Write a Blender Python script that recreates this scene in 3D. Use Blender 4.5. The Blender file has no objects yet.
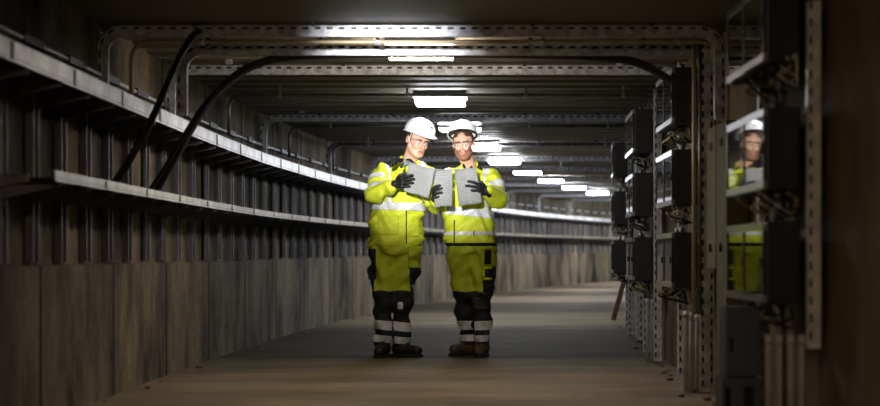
import bpy, bmesh, math, random
import numpy as np
from mathutils import Vector, Matrix
R = random.Random(7)
C = bpy.context.scene.collection
PI = math.pi
LAMP = 46.0; NEARK = 1.6; WARMK = 2.1; ADDED_SPOT = 6600; WARM = True; EXPO = 0.0; TA = .02; TB = .02
FPX = 1600.0; VPX = 478.0; HZ = 255.0; EYE = 0.79

# ---------------------------------------------------------------- the tunnel's course
def dev(y): return 0.0 if y < 9.5 else (y - 9.5) ** 2 / 192.0       # it bends to the right
def slope(y): return 0.0 if y < 9.5 else (y - 9.5) / 96.0
def rise(y): return 0.0 if y < 13 else 0.1 * (y - 13) / 29.0        # and climbs very slightly
def W(x, y, z): return Vector((x + dev(y), y, z + rise(y)))
def at(px, py, Y): return Vector(((px - VPX) * Y / FPX, Y, EYE + (HZ - py) * Y / FPX))

# ---------------------------------------------------------------- materials
def lin(c): return tuple(((v / 255) / 12.92 if v / 255 <= .04045 else ((v / 255 + .055) / 1.055) ** 2.4) for v in c) + (1,)
def newmat(name):
    m = bpy.data.materials.new(name); m.use_nodes = True
    return m, m.node_tree.nodes, m.node_tree.links, m.node_tree.nodes['Principled BSDF']
def mat(name, rgb, rough=.5, metal=0., rgb2=None, scale=8., stretch=(1, 1, 1), bump=0., bscale=40., detail=4., coat=0., spec=.5, lo=.35, hi=.65, ior=None):
    m, N, L, P = newmat(name)
    P.inputs['Base Color'].default_value = lin(rgb); P.inputs['Roughness'].default_value = rough
    P.inputs['Metallic'].default_value = metal; P.inputs['Coat Weight'].default_value = coat
    P.inputs['Specular IOR Level'].default_value = spec
    if ior: P.inputs['IOR'].default_value = ior
    tc = N.new('ShaderNodeTexCoord')
    if rgb2 is not None:
        mp = N.new('ShaderNodeMapping'); mp.inputs['Scale'].default_value = stretch
        n = N.new('ShaderNodeTexNoise'); n.inputs['Scale'].default_value = scale; n.inputs['Detail'].default_value = detail
        r = N.new('ShaderNodeValToRGB')
        r.color_ramp.elements[0].position = lo; r.color_ramp.elements[1].position = hi
        r.color_ramp.elements[0].color = lin(rgb); r.color_ramp.elements[1].color = lin(rgb2)
        L.new(tc.outputs['Object'], mp.inputs['Vector']); L.new(mp.outputs[0], n.inputs['Vector'])
        L.new(n.outputs['Fac'], r.inputs['Fac']); L.new(r.outputs['Color'], P.inputs['Base Color'])
    if bump:
        n2 = N.new('ShaderNodeTexNoise'); n2.inputs['Scale'].default_value = bscale; n2.inputs['Detail'].default_value = 3
        b = N.new('ShaderNodeBump'); b.inputs['Strength'].default_value = bump; b.inputs['Distance'].default_value = .01
        L.new(tc.outputs['Object'], n2.inputs['Vector']); L.new(n2.outputs['Fac'], b.inputs['Height']); L.new(b.outputs[0], P.inputs['Normal'])
    return m

def wall_material(name, ca, cb, cs, pitch, rough=.8):
    # cast concrete in upright panels, each panel its own tone, with runs of damp and dirt down the face
    m, N, L, P = newmat(name)
    tc = N.new('ShaderNodeTexCoord'); sp = N.new('ShaderNodeSeparateXYZ'); L.new(tc.outputs['Object'], sp.inputs[0])
    def mth(op, a, b=None, clamp=False):
        q = N.new('ShaderNodeMath'); q.operation = op; q.use_clamp = clamp
        for i, v in enumerate((a, b)):
            if v is None: continue
            if isinstance(v, (int, float)): q.inputs[i].default_value = v
            else: L.new(v, q.inputs[i])
        return q.outputs[0]
    u = mth('DIVIDE', sp.outputs['Y'], pitch)
    cell = mth('FLOOR', u); fr = mth('FRACT', u)
    wn = N.new('ShaderNodeTexWhiteNoise'); wn.noise_dimensions = '1D'; L.new(cell, wn.inputs['W'])
    joint = mth('LESS_THAN', mth('ABSOLUTE', mth('SUBTRACT', fr, .5)), .482)
    mp = N.new('ShaderNodeMapping'); mp.inputs['Scale'].default_value = (1, 1.1, .5); L.new(tc.outputs['Object'], mp.inputs['Vector'])
    st = N.new('ShaderNodeTexNoise'); st.inputs['Scale'].default_value = 1.6; st.inputs['Detail'].default_value = 6; st.inputs['Roughness'].default_value = .62
    L.new(mp.outputs[0], st.inputs['Vector'])
    rp = N.new('ShaderNodeValToRGB'); rp.color_ramp.elements[0].position = .36; rp.color_ramp.elements[1].position = .66
    L.new(st.outputs['Fac'], rp.inputs['Fac'])
    ns = N.new('ShaderNodeTexNoise'); ns.inputs['Scale'].default_value = 20; ns.inputs['Detail'].default_value = 8; ns.inputs['Roughness'].default_value = .7; L.new(tc.outputs['Object'], ns.inputs['Vector'])
    def mix(f, a, b, mode='MIX'):
        q = N.new('ShaderNodeMix'); q.data_type = 'RGBA'; q.blend_type = mode
        for k, v in ((0, f), (6, a), (7, b)):
            if isinstance(v, (int, float)): q.inputs[k].default_value = v
            elif isinstance(v, tuple): q.inputs[k].default_value = v
            else: L.new(v, q.inputs[k])
        return q.outputs[2]
    c = mix(ns.outputs['Fac'], lin(ca), lin(cb))
    c = mix(rp.outputs['Color'], lin(cs), c)
    tone = mth('ADD', mth('MULTIPLY', wn.outputs['Value'], .35), .75)
    cm = N.new('ShaderNodeCombineColor')
    for i in range(3): L.new(tone, cm.inputs[i])
    c = mix(1.0, c, cm.outputs[0], 'MULTIPLY')
    c = mix(joint, lin((28, 25, 21)), c)
    L.new(c, P.inputs['Base Color']); P.inputs['Roughness'].default_value = rough
    P.inputs['Specular IOR Level'].default_value = .2
    b = N.new('ShaderNodeBump'); b.inputs['Strength'].default_value = .5; b.inputs['Distance'].default_value = .012
    h = mth('ADD', ns.outputs['Fac'], mth('MULTIPLY', joint, .6)); L.new(h, b.inputs['Height']); L.new(b.outputs[0], P.inputs['Normal'])
    return m

M = {}
M['wall'] = wall_material('concrete_wall', (78, 69, 54), (176, 162, 136), (34, 30, 24), 1.5)
M['wallr'] = wall_material('concrete_wall_brown', (120, 104, 82), (138, 122, 98), (90, 76, 58), 2.4)
M['ceil'] = mat('ceiling_deck', (108, 104, 94), .55, 0, (128, 124, 112), 3, (.25, 6, 1), .25, 30, spec=.45)
M['galv'] = mat('galvanised_steel', (150, 154, 166), .5, .2, (206, 210, 220), 26, (1, 1, 1), .15, 60)
M['galvb'] = mat('bright_galvanised_steel', (184, 186, 190), .4, .3, (222, 224, 226), 14, (1, 1, 1), .1, 60)
M['slot'] = mat('slot_dark', (16, 16, 18), .8)
M['darksteel'] = mat('dark_steel', (44, 44, 48), .5, .5, (66, 66, 72), 10)
M['rib'] = mat('grey_channel_steel', (92, 94, 104), .5, .3, (122, 124, 134), 9, (1, 1, .4))
M['cable'] = mat('black_cable', (14, 14, 15), .42)
M['pipe'] = mat('beige_conduit', (180, 164, 134), .45, .0, (158, 142, 114), 6)
M['steelpipe'] = mat('grey_conduit', (92, 92, 90), .38, .6, (120, 120, 118), 6)
M['whitepipe'] = mat('white_pipe', (206, 208, 214), .4, .0, (140, 142, 148), 5, (1, 1, .5))
M['box'] = mat('black_enclosure', (22, 24, 36), .42, 0, (30, 32, 44), 5)
M['pane'] = mat('smoked_glazing', (10, 10, 11), .035, 0, spec=1.0, ior=1.75)
M['frame'] = mat('door_rail', (138, 140, 142), .3, .35)
M['cab'] = mat('slate_cabinet', (78, 82, 96), .5, .1, (70, 74, 86), 5)
M['trunk'] = mat('olive_trunking', (98, 98, 70), .8, .0, (78, 78, 56), 4, (1, 1, .3))
M['wirey'] = mat('tan_wire', (150, 130, 70), .5)
M['wirew'] = mat('pale_wire', (190, 188, 180), .45)
M['wood'] = mat('rough_plank', (92, 62, 42), .8, 0, (66, 44, 30), 10, (8, 8, .6), .3)
M['stone'] = mat('grey_rubble', (112, 100, 84), .9, 0, (140, 128, 108), 12, (1, 1, 1), .4)
M['board'] = mat('backing_board', (96, 88, 68), .7, 0, (80, 72, 56), 3, (1, 1, .3))
def glow(name, rgb, s):
    m, N, L, P = newmat(name)
    P.inputs['Base Color'].default_value = (.8, .8, .8, 1); P.inputs['Emission Color'].default_value = lin(rgb); P.inputs['Emission Strength'].default_value = s
    return m

# ---------------------------------------------------------------- object bookkeeping
ORG = {}
def tag(o, label=None, cat=None, group=None, kind=None):
    if label: o['label'] = label
    if cat:
        o['category'] = cat
        if not kind: o['kind'] = 'thing'
    if group: o['group'] = group
    if kind: o['kind'] = kind
    return o
def empty(name, loc, label=None, cat=None, group=None, rz=0):
    o = bpy.data.objects.new(name, None); C.objects.link(o); o.location = loc; o.empty_display_size = .1
    o.rotation_euler = (0, 0, rz)
    ORG[o.name] = Vector(loc); return tag(o, label, cat, group)
def build(name, bm, mats, parent=None, origin=None, smooth=False, local=False):
    """one mesh object; the bmesh is in world space unless local=True"""
    if parent is not None: org = Vector((0, 0, 0)) if local else ORG[parent.name]
    else: org = Vector(origin) if origin is not None else Vector((0, 0, 0))
    if not local:
        for v in bm.verts: v.co -= org
    me = bpy.data.meshes.new(name); bm.normal_update(); bm.to_mesh(me); bm.free()
    if not isinstance(mats, (list, tuple)): mats = [mats]
    for m in mats: me.materials.append(m)
    if smooth: me.polygons.foreach_set('use_smooth', [True] * len(me.polygons))
    o = bpy.data.objects.new(name, me); C.objects.link(o)
    if parent is not None: o.parent = parent; ORG[o.name] = ORG.get(parent.name, Vector())
    else: o.location = org; ORG[o.name] = org
    return o
def copy_tree(o, parent=None):
    c = o.copy(); C.objects.link(c); c.parent = parent
    for ch in list(o.children): copy_tree(ch, c)
    return c

# ---------------------------------------------------------------- mesh helpers
def bm_new(): return bmesh.new()
def fc(bm, vs, mi=0):
    try: f = bm.faces.new(vs); f.material_index = mi; return f
    except ValueError: return None
def box(bm, x0, x1, y0, y1, z0, z1, mi=0, bev=0, M4=None):
    co = [(x0, y0, z0), (x1, y0, z0), (x1, y1, z0), (x0, y1, z0), (x0, y0, z1), (x1, y0, z1), (x1, y1, z1), (x0, y1, z1)]
    vs = [bm.verts.new(M4 @ Vector(c) if M4 else c) for c in co]
    fs = [fc(bm, [vs[i] for i in q], mi) for q in ((3, 2, 1, 0), (4, 5, 6, 7), (0, 1, 5, 4), (1, 2, 6, 5), (2, 3, 7, 6), (3, 0, 4, 7))]
    if bev:
        es = list({e for f in fs for e in f.edges})
        r = bmesh.ops.bevel(bm, geom=es, offset=bev, segments=2, affect='EDGES', profile=.7)
        for f in r['faces']: f.material_index = mi
def catmull(pts, n=8):
    P = [Vector(p) for p in pts]; P = [P[0] * 2 - P[1]] + P + [P[-1] * 2 - P[-2]]; out = []
    for i in range(1, len(P) - 2):
        a, b, c, d = P[i - 1:i + 3]
        for k in range(n):
            t = k / n
            out.append(.5 * ((2 * b) + (c - a) * t + (2 * a - 5 * b + 4 * c - d) * t * t + (3 * b - a - 3 * c + d) * t ** 3))
    out.append(P[-2]); return out
def tube(bm, pts, r, seg=8, mi=0, cap=True):
    pts = [Vector(p) for p in pts]; rings = []
    t = (pts[1] - pts[0]).normalized(); up = Vector((0, 0, 1)) if abs(t.z) < .9 else Vector((0, 1, 0)); nrm = t.cross(up).normalized()
    for i, p in enumerate(pts):
        a = pts[max(i - 1, 0)]; b = pts[min(i + 1, len(pts) - 1)]; t = (b - a).normalized()
        nrm = (nrm - t * nrm.dot(t)).normalized(); bn = t.cross(nrm)
        rr = r[i] if isinstance(r, (list, tuple)) else r
        rings.append([bm.verts.new(p + (nrm * math.cos(2 * PI * k / seg) + bn * math.sin(2 * PI * k / seg)) * rr) for k in range(seg)])
    for A, B in zip(rings, rings[1:]):
        for k in range(seg):
            f = fc(bm, (A[k], A[(k + 1) % seg], B[(k + 1) % seg], B[k]), mi)
            if f: f.smooth = True
    if cap: fc(bm, rings[0][::-1], mi); fc(bm, rings[-1], mi)
def sweep(bm, prof, ys, mi=0, xf=W):
    rings = [[bm.verts.new(xf(x, y, z)) for x, z in prof] for y in ys]; n = len(prof)
    for A, B in zip(rings, rings[1:]):
        for k in range(n): fc(bm, (A[k], B[k], B[(k + 1) % n], A[(k + 1) % n]), mi)
    fc(bm, rings[0], mi); fc(bm, rings[-1][::-1], mi)
    bmesh.ops.recalc_face_normals(bm, faces=bm.faces[:])
def frange(a, b, s):
    n = max(1, round((b - a) / s)); return [a + (b - a) * i / n for i in range(n + 1)]
def arc2(cx, cz, r, a0, a1, n=6): return [(cx + r * math.cos(a0 + (a1 - a0) * i / n), cz + r * math.sin(a0 + (a1 - a0) * i / n)) for i in range(n + 1)]

def strut(bm, path, facing, w, d, pitch=.066):
    """perforated channel: path in 3D, slots on the side turned to `facing`"""
    pts = [Vector(p) for p in path]; dist = [0]
    for a, b in zip(pts, pts[1:]): dist.append(dist[-1] + (b - a).length)
    def pos(s):
        for i in range(len(pts) - 1):
            if s <= dist[i + 1] + 1e-9: return pts[i].lerp(pts[i + 1], (s - dist[i]) / max(1e-9, dist[i + 1] - dist[i]))
        return pts[-1]
    n = max(2, int(dist[-1] / (pitch / 2))); f = Vector(facing).normalized(); rings = []
    for i in range(n + 1):
        s = dist[-1] * i / n; p = pos(s); e = dist[-1] * .002 + .012
        t = (pos(min(dist[-1], s + e)) - pos(max(0, s - e))).normalized(); side = t.cross(f).normalized()
        rings.append([bm.verts.new(p + side * (w * a) + f * (d * b)) for a, b in ((-.5, .5), (-.36, .5), (-.16, .5), (.5, .5), (.5, -.5), (-.5, -.5))])
    slots = []
    for i, (A, B) in enumerate(zip(rings, rings[1:])):
        for k in range(6):
            q = fc(bm, (A[k], A[(k + 1) % 6], B[(k + 1) % 6], B[k]), 0)
            if k == 1 and i % 2 == 1: slots.append(q)
    fc(bm, rings[0][::-1]); fc(bm, rings[-1])
    bmesh.ops.recalc_face_normals(bm, faces=bm.faces[:])
    r = bmesh.ops.extrude_discrete_faces(bm, faces=slots)
    for q in r['faces']:
        q.material_index = 1
        for v in q.verts: v.co -= f * (d * .45)
    for q in r['faces']:
        for e in q.edges:
            for l in e.link_faces: l.material_index = 1
# ================================================================= the shell
H = 2.06; XL = -2.05; XR = 1.37; Y0, Y1 = 1.0, 52.0
ys = frange(Y0, Y1, .5)
bm = bm_new(); sweep(bm, [(XL, -.2), (XL, .735), (XL - .03, .745), (XL - .03, H + .12), (XL - .25, H + .12), (XL - .25, -.2)], ys)
tag(build('wall_left', bm, M['wall']), kind='structure')
bm = bm_new(); sweep(bm, [(XR, -.2), (XR, H + .12), (XR + .2, H + .12), (XR + .2, -.2)], ys)
tag(build('wall_right', bm, M['wallr']), kind='structure')

# floor: cast slabs with an open joint between each pair
def floor_mat():
    m, N, L, P = newmat('dusty_concrete_floor')
    tc = N.new('ShaderNodeTexCoord'); mp = N.new('ShaderNodeMapping'); mp.inputs['Scale'].default_value = (.5, 1.2, 1); L.new(tc.outputs['Object'], mp.inputs['Vector'])
    n = N.new('ShaderNodeTexNoise'); n.inputs['Scale'].default_value = 1.6; n.inputs['Detail'].default_value = 8; n.inputs['Roughness'].default_value = .65; L.new(mp.outputs[0], n.inputs['Vector'])
    r = N.new('ShaderNodeValToRGB'); e = r.color_ramp.elements
    e[0].position = .3; e[0].color = lin((94, 85, 71)); e[1].position = .7; e[1].color = lin((142, 129, 108)); L.new(n.outputs['Fac'], r.inputs['Fac'])
    # the slab the pair stands at the edge of is darker, easing off along it; fainter dark bands farther on
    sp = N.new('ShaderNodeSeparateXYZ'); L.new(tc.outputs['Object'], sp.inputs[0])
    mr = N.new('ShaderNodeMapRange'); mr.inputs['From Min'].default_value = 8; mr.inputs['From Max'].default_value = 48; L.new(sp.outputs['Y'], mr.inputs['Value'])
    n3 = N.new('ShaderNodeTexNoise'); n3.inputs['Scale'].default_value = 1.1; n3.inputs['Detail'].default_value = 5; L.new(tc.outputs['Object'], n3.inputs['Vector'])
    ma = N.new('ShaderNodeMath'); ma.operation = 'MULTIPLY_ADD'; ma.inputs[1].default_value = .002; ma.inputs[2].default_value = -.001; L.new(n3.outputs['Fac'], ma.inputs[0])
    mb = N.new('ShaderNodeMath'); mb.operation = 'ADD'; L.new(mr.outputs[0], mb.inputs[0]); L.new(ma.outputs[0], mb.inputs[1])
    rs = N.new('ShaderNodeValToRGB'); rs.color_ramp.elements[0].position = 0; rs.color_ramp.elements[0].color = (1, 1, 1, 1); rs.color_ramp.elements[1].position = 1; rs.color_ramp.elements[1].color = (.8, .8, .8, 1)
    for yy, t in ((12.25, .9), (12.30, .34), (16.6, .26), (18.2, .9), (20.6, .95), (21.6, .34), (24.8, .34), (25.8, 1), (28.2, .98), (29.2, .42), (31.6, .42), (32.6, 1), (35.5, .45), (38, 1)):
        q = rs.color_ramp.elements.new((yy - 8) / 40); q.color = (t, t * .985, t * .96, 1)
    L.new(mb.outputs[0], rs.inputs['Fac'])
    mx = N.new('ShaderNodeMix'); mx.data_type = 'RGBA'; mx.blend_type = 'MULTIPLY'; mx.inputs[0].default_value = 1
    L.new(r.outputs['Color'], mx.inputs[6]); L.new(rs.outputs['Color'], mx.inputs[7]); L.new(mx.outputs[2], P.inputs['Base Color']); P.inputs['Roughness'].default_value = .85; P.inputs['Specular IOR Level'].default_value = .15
    n2 = N.new('ShaderNodeTexNoise'); n2.inputs['Scale'].default_value = 45; n2.inputs['Detail'].default_value = 5; L.new(tc.outputs['Object'], n2.inputs['Vector'])
    b = N.new('ShaderNodeBump'); b.inputs['Strength'].default_value = .35; b.inputs['Distance'].default_value = .01; L.new(n2.outputs['Fac'], b.inputs['Height']); L.new(b.outputs[0], P.inputs['Normal'])
    return m
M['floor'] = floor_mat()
M['floord'] = mat('damp_dirty_floor', (52, 46, 36), .5, 0, (74, 66, 53), 1.6, (.5, 1.2, 1), .3, 45, detail=8)
joints = [Y0, 6.6, 12.28, 17.4, 22.5, 27.6, 32.7, 37.8, 42.9, 48, Y1]
bm = bm_new()
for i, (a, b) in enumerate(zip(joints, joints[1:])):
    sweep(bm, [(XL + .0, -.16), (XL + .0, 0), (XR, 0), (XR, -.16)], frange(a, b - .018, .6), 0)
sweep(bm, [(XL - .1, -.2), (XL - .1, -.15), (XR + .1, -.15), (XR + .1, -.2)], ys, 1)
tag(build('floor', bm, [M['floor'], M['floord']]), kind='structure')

# ceiling: permanent decking whose corrugations run across the tunnel
bm = bm_new(); prof = []; y = Y0; p = .36
while y < Y1:
    for dy, dz in ((0, 0), (.17, 0), (.20, .03), (.33, .03)): prof.append((y + dy, H + (dz if y > 8.8 else 0)))
    y += p
a = [[bm.verts.new(W(x, yy, zz)) for x in (XL - .06, XR + .01)] for yy, zz in prof]
t = [[bm.verts.new(W(x, yy, H + .16)) for x in (XL - .06, XR + .01)] for yy, zz in prof]
for i in range(len(prof) - 1):
    fc(bm, (a[i][0], a[i][1], a[i + 1][1], a[i + 1][0])); fc(bm, (t[i][0], t[i + 1][0], t[i + 1][1], t[i][1]))
bmesh.ops.recalc_face_normals(bm, faces=bm.faces[:])
tag(build('ceiling', bm, M['ceil']), kind='structure')
# down-stand beam across the near ceiling
bm = bm_new(); box(bm, XL - .05, XR, 8.86, 9.02, H - .035, H + .05)
tag(build('trim_1', bm, M['board']), kind='structure')

# ================================================================= cross frames of slotted channel
FY = [8.77, 9.2, 10.62, 14.4, 18.0, 20.9, 23.6, 26.4, 29.2, 32.0, 35.0, 38.0]
FL = ['slotted steel frame nearest the camera, spanning the ceiling and down the left wall',
      'slotted steel frame with the black cables strapped under it, post standing on the upper tray',
      'pale slotted steel ceiling frame just before the first whole lamp',
      'slotted steel frame crossing the ceiling just above the helmets',
      'slotted steel frame level with the lamp seen between the two helmets',
      'slotted steel frame beyond the helmets, first behind the white-helmeted pair',
      'slotted steel frame second behind the pair', 'slotted steel frame third behind the pair', 'slotted steel frame fourth behind the pair',
      'slotted steel frame fifth behind the pair', 'slotted steel frame sixth behind the pair', 'farthest slotted steel frame at the tunnel bend']
for i, y in enumerate(FY):
    zt = H - .045; xl = -2.055; xr = 1.325; w = .06
    if i == 1: xl = -1.70; zt = EYE + 1.177
    if i == 2: xl = -2.045
    zlow = {0: EYE + .84, 1: EYE + .80, 2: EYE + .84}.get(i, EYE + .84)
    root = empty('steel_gantry', W(xl, y, zlow), FL[i], 'steel frame', 'slotted steel frames across the tunnel')
    R0 = .11
    path = arc2(xl + R0, zt - R0, R0, PI, PI / 2) + arc2(xr - R0, zt - R0, R0, PI / 2, 0)
    bm = bm_new(); strut(bm, [W(x, y, z) for x, z in path], (0, -1, 0), w, .04); build('cross_channel', bm, [M['galv'], M['slot']], root)
    bm = bm_new(); strut(bm, [W(xl, y, zlow), W(xl, y, zt - R0 - .004)], (0, -1, 0), w, .04); build('left_post', bm, [M['galv'], M['slot']], root)
    rl = EYE + .74 if i in (0, 2) else .02
    bm = bm_new(); strut(bm, [W(xr, y, zt - R0 - .004), W(xr, y, rl)], (0, -1, 0), w, .04); build('right_post', bm, [M['galv'], M['slot']], root)
    for xx in (-1.55, -.9, .3, .95):
        bm = bm_new(); box(bm, *[v for v in (xx - .012 + dev(y), xx + .012 + dev(y))], y - .026, y + .022, zt + .025 + rise(y), H + .003 + rise(y)); build('fixing_bolt', bm, M['darksteel'], root)

# ================================================================= lamps
LY = [9.46, 12.5, 15.2, 18.1, 21.0, 23.9, 26.8, 29.7, 32.6, 35.5, 38.6, 41.6]
M['lampw'] = glow('lamp_warm_added', (255, 218, 180), LAMP * WARMK)
M['housing'] = mat('lamp_housing', (70, 72, 74), .5, .3)
LL = ['glowing ceiling lamp half hidden by the near channel frames', 'glowing rectangular ceiling lamp directly above the two workers', 'glowing ceiling lamp seen between the two helmets',
      'glowing ceiling lamp just right of the bearded worker\'s helmet', 'glowing ceiling lamp above the bearded worker\'s shoulder, second from his helmet', 'third glowing ceiling lamp right of the bearded worker\'s helmet',
      'fourth glowing ceiling lamp right of the bearded worker\'s helmet', 'fifth glowing ceiling lamp right of the bearded worker\'s helmet', 'sixth glowing ceiling lamp right of the bearded worker\'s helmet, last in full view',
      'distant ceiling lamp at the bend behind the wall boxes', 'distant ceiling lamp at the bend behind the wall boxes', 'distant ceiling lamp at the bend behind the wall boxes']
def lamp(y, mt, label, L_=.34):
    root = empty('ceiling_lamp', W(-.34, y, H - .10), label, 'lamp', 'lamps in a row along the ceiling', -math.atan(slope(y)))
    ORG[root.name] = Vector()
    bm = bm_new(); box(bm, -.20, .20, -L_ / 2, L_ / 2, .07, .10, bev=.006); build('housing', bm, M['housing'], root, local=True)
    bm = bm_new(); box(bm, -.19, .19, -L_ / 2 + .012, L_ / 2 - .012, 0, .072, bev=.012); build('diffuser', bm, mt, root, local=True)
    for sy in (-.08, .08):
        bm = bm_new(); box(bm, -.208, -.199, sy - .02, sy + .02, .045, .09); box(bm, .199, .208, sy - .02, sy + .02, .045, .09); build('clip', bm, M['galv'], root, local=True)
LK = [NEARK, .45, .32, 1.9, 1.5, .9, 3.0, 1.5, 3.4, 2.0, 3.4, 3.4]      # the fittings are of unequal age and output
for y, l, k in zip(LY, LL, LK): lamp(y, glow('lamp_white', (255, 236, 212) if y < 10 else (246, 249, 255), LAMP * k), l)
if WARM: lamp(2.2, M['lampw'], 'dim warm ceiling lamp over the near end of the tunnel')  # extra lamp out of view, added to brighten the near walls and posts

# ================================================================= left wall: upright brackets, trays, conduit
def zone(y):
    if y < 8.77: return 'near the camera before the first frame'
    if y < 14.4: return 'between the nearest frame and the helmets frame'
    if y < 20.9: return 'level with and just behind the two workers'
    if y < 32: return 'behind the workers where the tunnel starts to bend'
    return 'at the far bend of the tunnel'
proto = None
y = 5.4
ZU, ZLo = EYE + .755, EYE + .325
while y < 45:
    if proto is None:
        proto = empty('tray_bracket', (0, 0, 0)); ORG[proto.name] = Vector()
        bm = bm_new(); box(bm, -2.078, -2.042, -.05, -.04, .756, ZU + .12); box(bm, -2.078, -2.042, .04, .05, .756, ZU + .12); box(bm, -2.079, -2.06, -.05, .05, .756, ZU + .12)
        build('upright_channel', bm, M['rib'], proto, local=True)
        for z in (ZU, ZLo):
            bm = bm_new()
            for sy in (-.022, .018):
                vs = [bm.verts.new(c) for c in ((-2.06, sy, z - .085), (-2.06, sy, z - .002), (-1.80, sy, z - .002), (-1.80, sy, z - .03), (-2.06, sy + .004, z - .085), (-2.06, sy + .004, z - .002), (-1.80, sy + .004, z - .002), (-1.80, sy + .004, z - .03))]
                for q in ((0, 1, 2, 3), (7, 6, 5, 4), (0, 4, 5, 1), (1, 5, 6, 2), (2, 6, 7, 3), (3, 7, 4, 0)): fc(bm, [vs[k] for k in q])
            box(bm, -2.03, -1.80, -.022, .022, z - .006, z - .002)
            build('cantilever_arm', bm, M['rib'], proto, local=True)
        o = proto
    else: o = copy_tree(proto)
    o.location = W(0, y, 0); o.rotation_euler.z = -math.atan(slope(y))
    th = -math.atan(slope(y)); wx = -2.06 + dev(y)     # keep the back of the bracket on the wall after turning
    o.location = Vector((wx + 2.06 * math.cos(th), y + 2.06 * math.sin(th), rise(y)))
    tag(o, 'grey tray bracket on left wall, ' + zone(y), 'bracket', 'tray brackets along the left wall, ' + zone(y))
    y += .5
def tray(y0, y1, up):
    z = ZU if up else ZLo; h = .07 if up else .034; t = .006
    nm = 'upper' if up else 'lower'; mid = (y0 + y1) / 2
    root = empty('cable_tray', W(-1.9, mid, z), f'{"bright" if up else "thin tan"} {nm} cable tray, {zone(mid)}', 'cable tray', f'{nm} cable tray lengths, {zone(mid)}')
    Ys = frange(y0 + .006, y1 - .006, .5)
    bm = bm_new(); sweep(bm, [(-2.02, z), (-2.02, z + .004), (-1.785, z + .004), (-1.785, z)], Ys); build('tray_bed', bm, M['darksteel'], root)
    bm = bm_new()
    top = 'x'
    sweep(bm, [(-1.785, z - .012), (-1.785, z + h), (-1.80, z + h), (-1.80, z + h - t), (-1.785 - t, z + h - t), (-1.785 - t, z - .012)], Ys)
    build('side_rail', bm, M['galvb'] if up else M['pipe2'], root)
    bm = bm_new(); sweep(bm, [(-1.781, z - .006), (-1.781, z + h - .006), (-1.785, z + h - .006), (-1.785, z - .006)], [y1 - .035, y1 - .008]); build('joint_plate', bm, M['darksteel'], root)
M['pipe2'] = mat('tan_coated_rail', (170, 160, 138), .4, .3, (140, 130, 110), 10)
y = 3.3
while y < 45.5:
    tray(y, y + .95, True)
    if y > 6.1: tray(y + .6, y + 1.55, False)
    y += .95
# black cables lying in the upper tray
for k, x in enumerate((-1.96, -1.915, -1.87)):
    bm = bm_new(); tube(bm, [W(x + .006 * math.sin(yy * 1.7 + k), yy, ZU + .024) for yy in frange(3.5, 46, .6)], .02, 6)
    tag(build('power_cable', bm, M['cable'], origin=W(x, 3.5, ZU)), ['black power cable in the upper tray, nearest the wall', 'black power cable in the middle of the upper tray', 'black power cable in the upper tray, behind its rail'][k], 'cable', 'cables lying in the upper tray')
# conduit clipped to the wall above the tray
root = empty('wall_conduit', W(-2.06, 3.5, EYE + .98), 'thin steel conduit clipped along the left wall above the upper tray', 'conduit')
bm = bm_new(); tube(bm, [W(-2.066, yy, EYE + .985) for yy in frange(3.5, 46, .6)], .013, 8); build('pipe_run', bm, M['galvb'], root)
for y in frange(4.2, 45, .8):
    bm = bm_new(); c = W(-2.066, y, EYE + .985); box(bm, c.x - .038, c.x + .017, y - .16, y + .16, c.z - .018, c.z + .02); build('pipe_clip', bm, M['darksteel'], root)

# ================================================================= conduits rising from the tray, crossing under the ceiling
def conduit(y, xl, xr, z, mt, r, label, zdown, name='ceiling_conduit', zl=EYE + .90):
    pts = [(xl, zl), (xl, z - .16)] + arc2(xl + .10, z - .10, .10, PI, PI / 2, 5) + [(xl + (xr - xl) * k / 12, z) for k in range(1, 12)] + arc2(xr - .10, z - .10, .10, PI / 2, 0, 5) + [(xr, z - .2), (xr, zdown)]
    bm = bm_new(); tube(bm, [W(a, y, b) for a, b in pts], r, 10)
    o = build('pipe', bm, mt, root := empty(name, W(xl, y, zl), label, 'conduit', 'conduits crossing the ceiling'))
    for fx in (.12, .42, .70, .93):
        x = xl + (xr - xl) * fx; c = W(x, y, z)
        bm = bm_new(); tube(bm, [c + Vector((-.014, 0, 0)), c + Vector((.014, 0, 0))], r * 1.5, 10); box(bm, c.x - .008, c.x + .008, y - .008, y + .008, c.z, H + rise(y) + .005)
        build('pipe_hanger', bm, M['galv'], root)
conduit(8.93, -1.935, 1.345, EYE + 1.19, M['pipe'], .013, 'beige conduit crossing the ceiling just under the nearest frame', EYE + .71)
conduit(12.0, -1.90, 1.28, EYE + 1.20, M['steelpipe'], .012, 'thin dark conduit crossing the ceiling above the first whole lamp', .5)
conduit(14.85, -1.90, 1.28, EYE + 1.19, M['steelpipe'], .013, 'dark conduit crossing the ceiling just behind the helmets frame', .5)
conduit(17.4, -1.90, 1.28, EYE + 1.19, M['steelpipe'], .013, 'dark conduit crossing the ceiling level with the second bend in the left wall', .5)
conduit(22.0, -1.90, 1.28, EYE + 1.19, M['steelpipe'], .013, 'thin far conduit crossing the ceiling behind the workers', .5)

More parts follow.
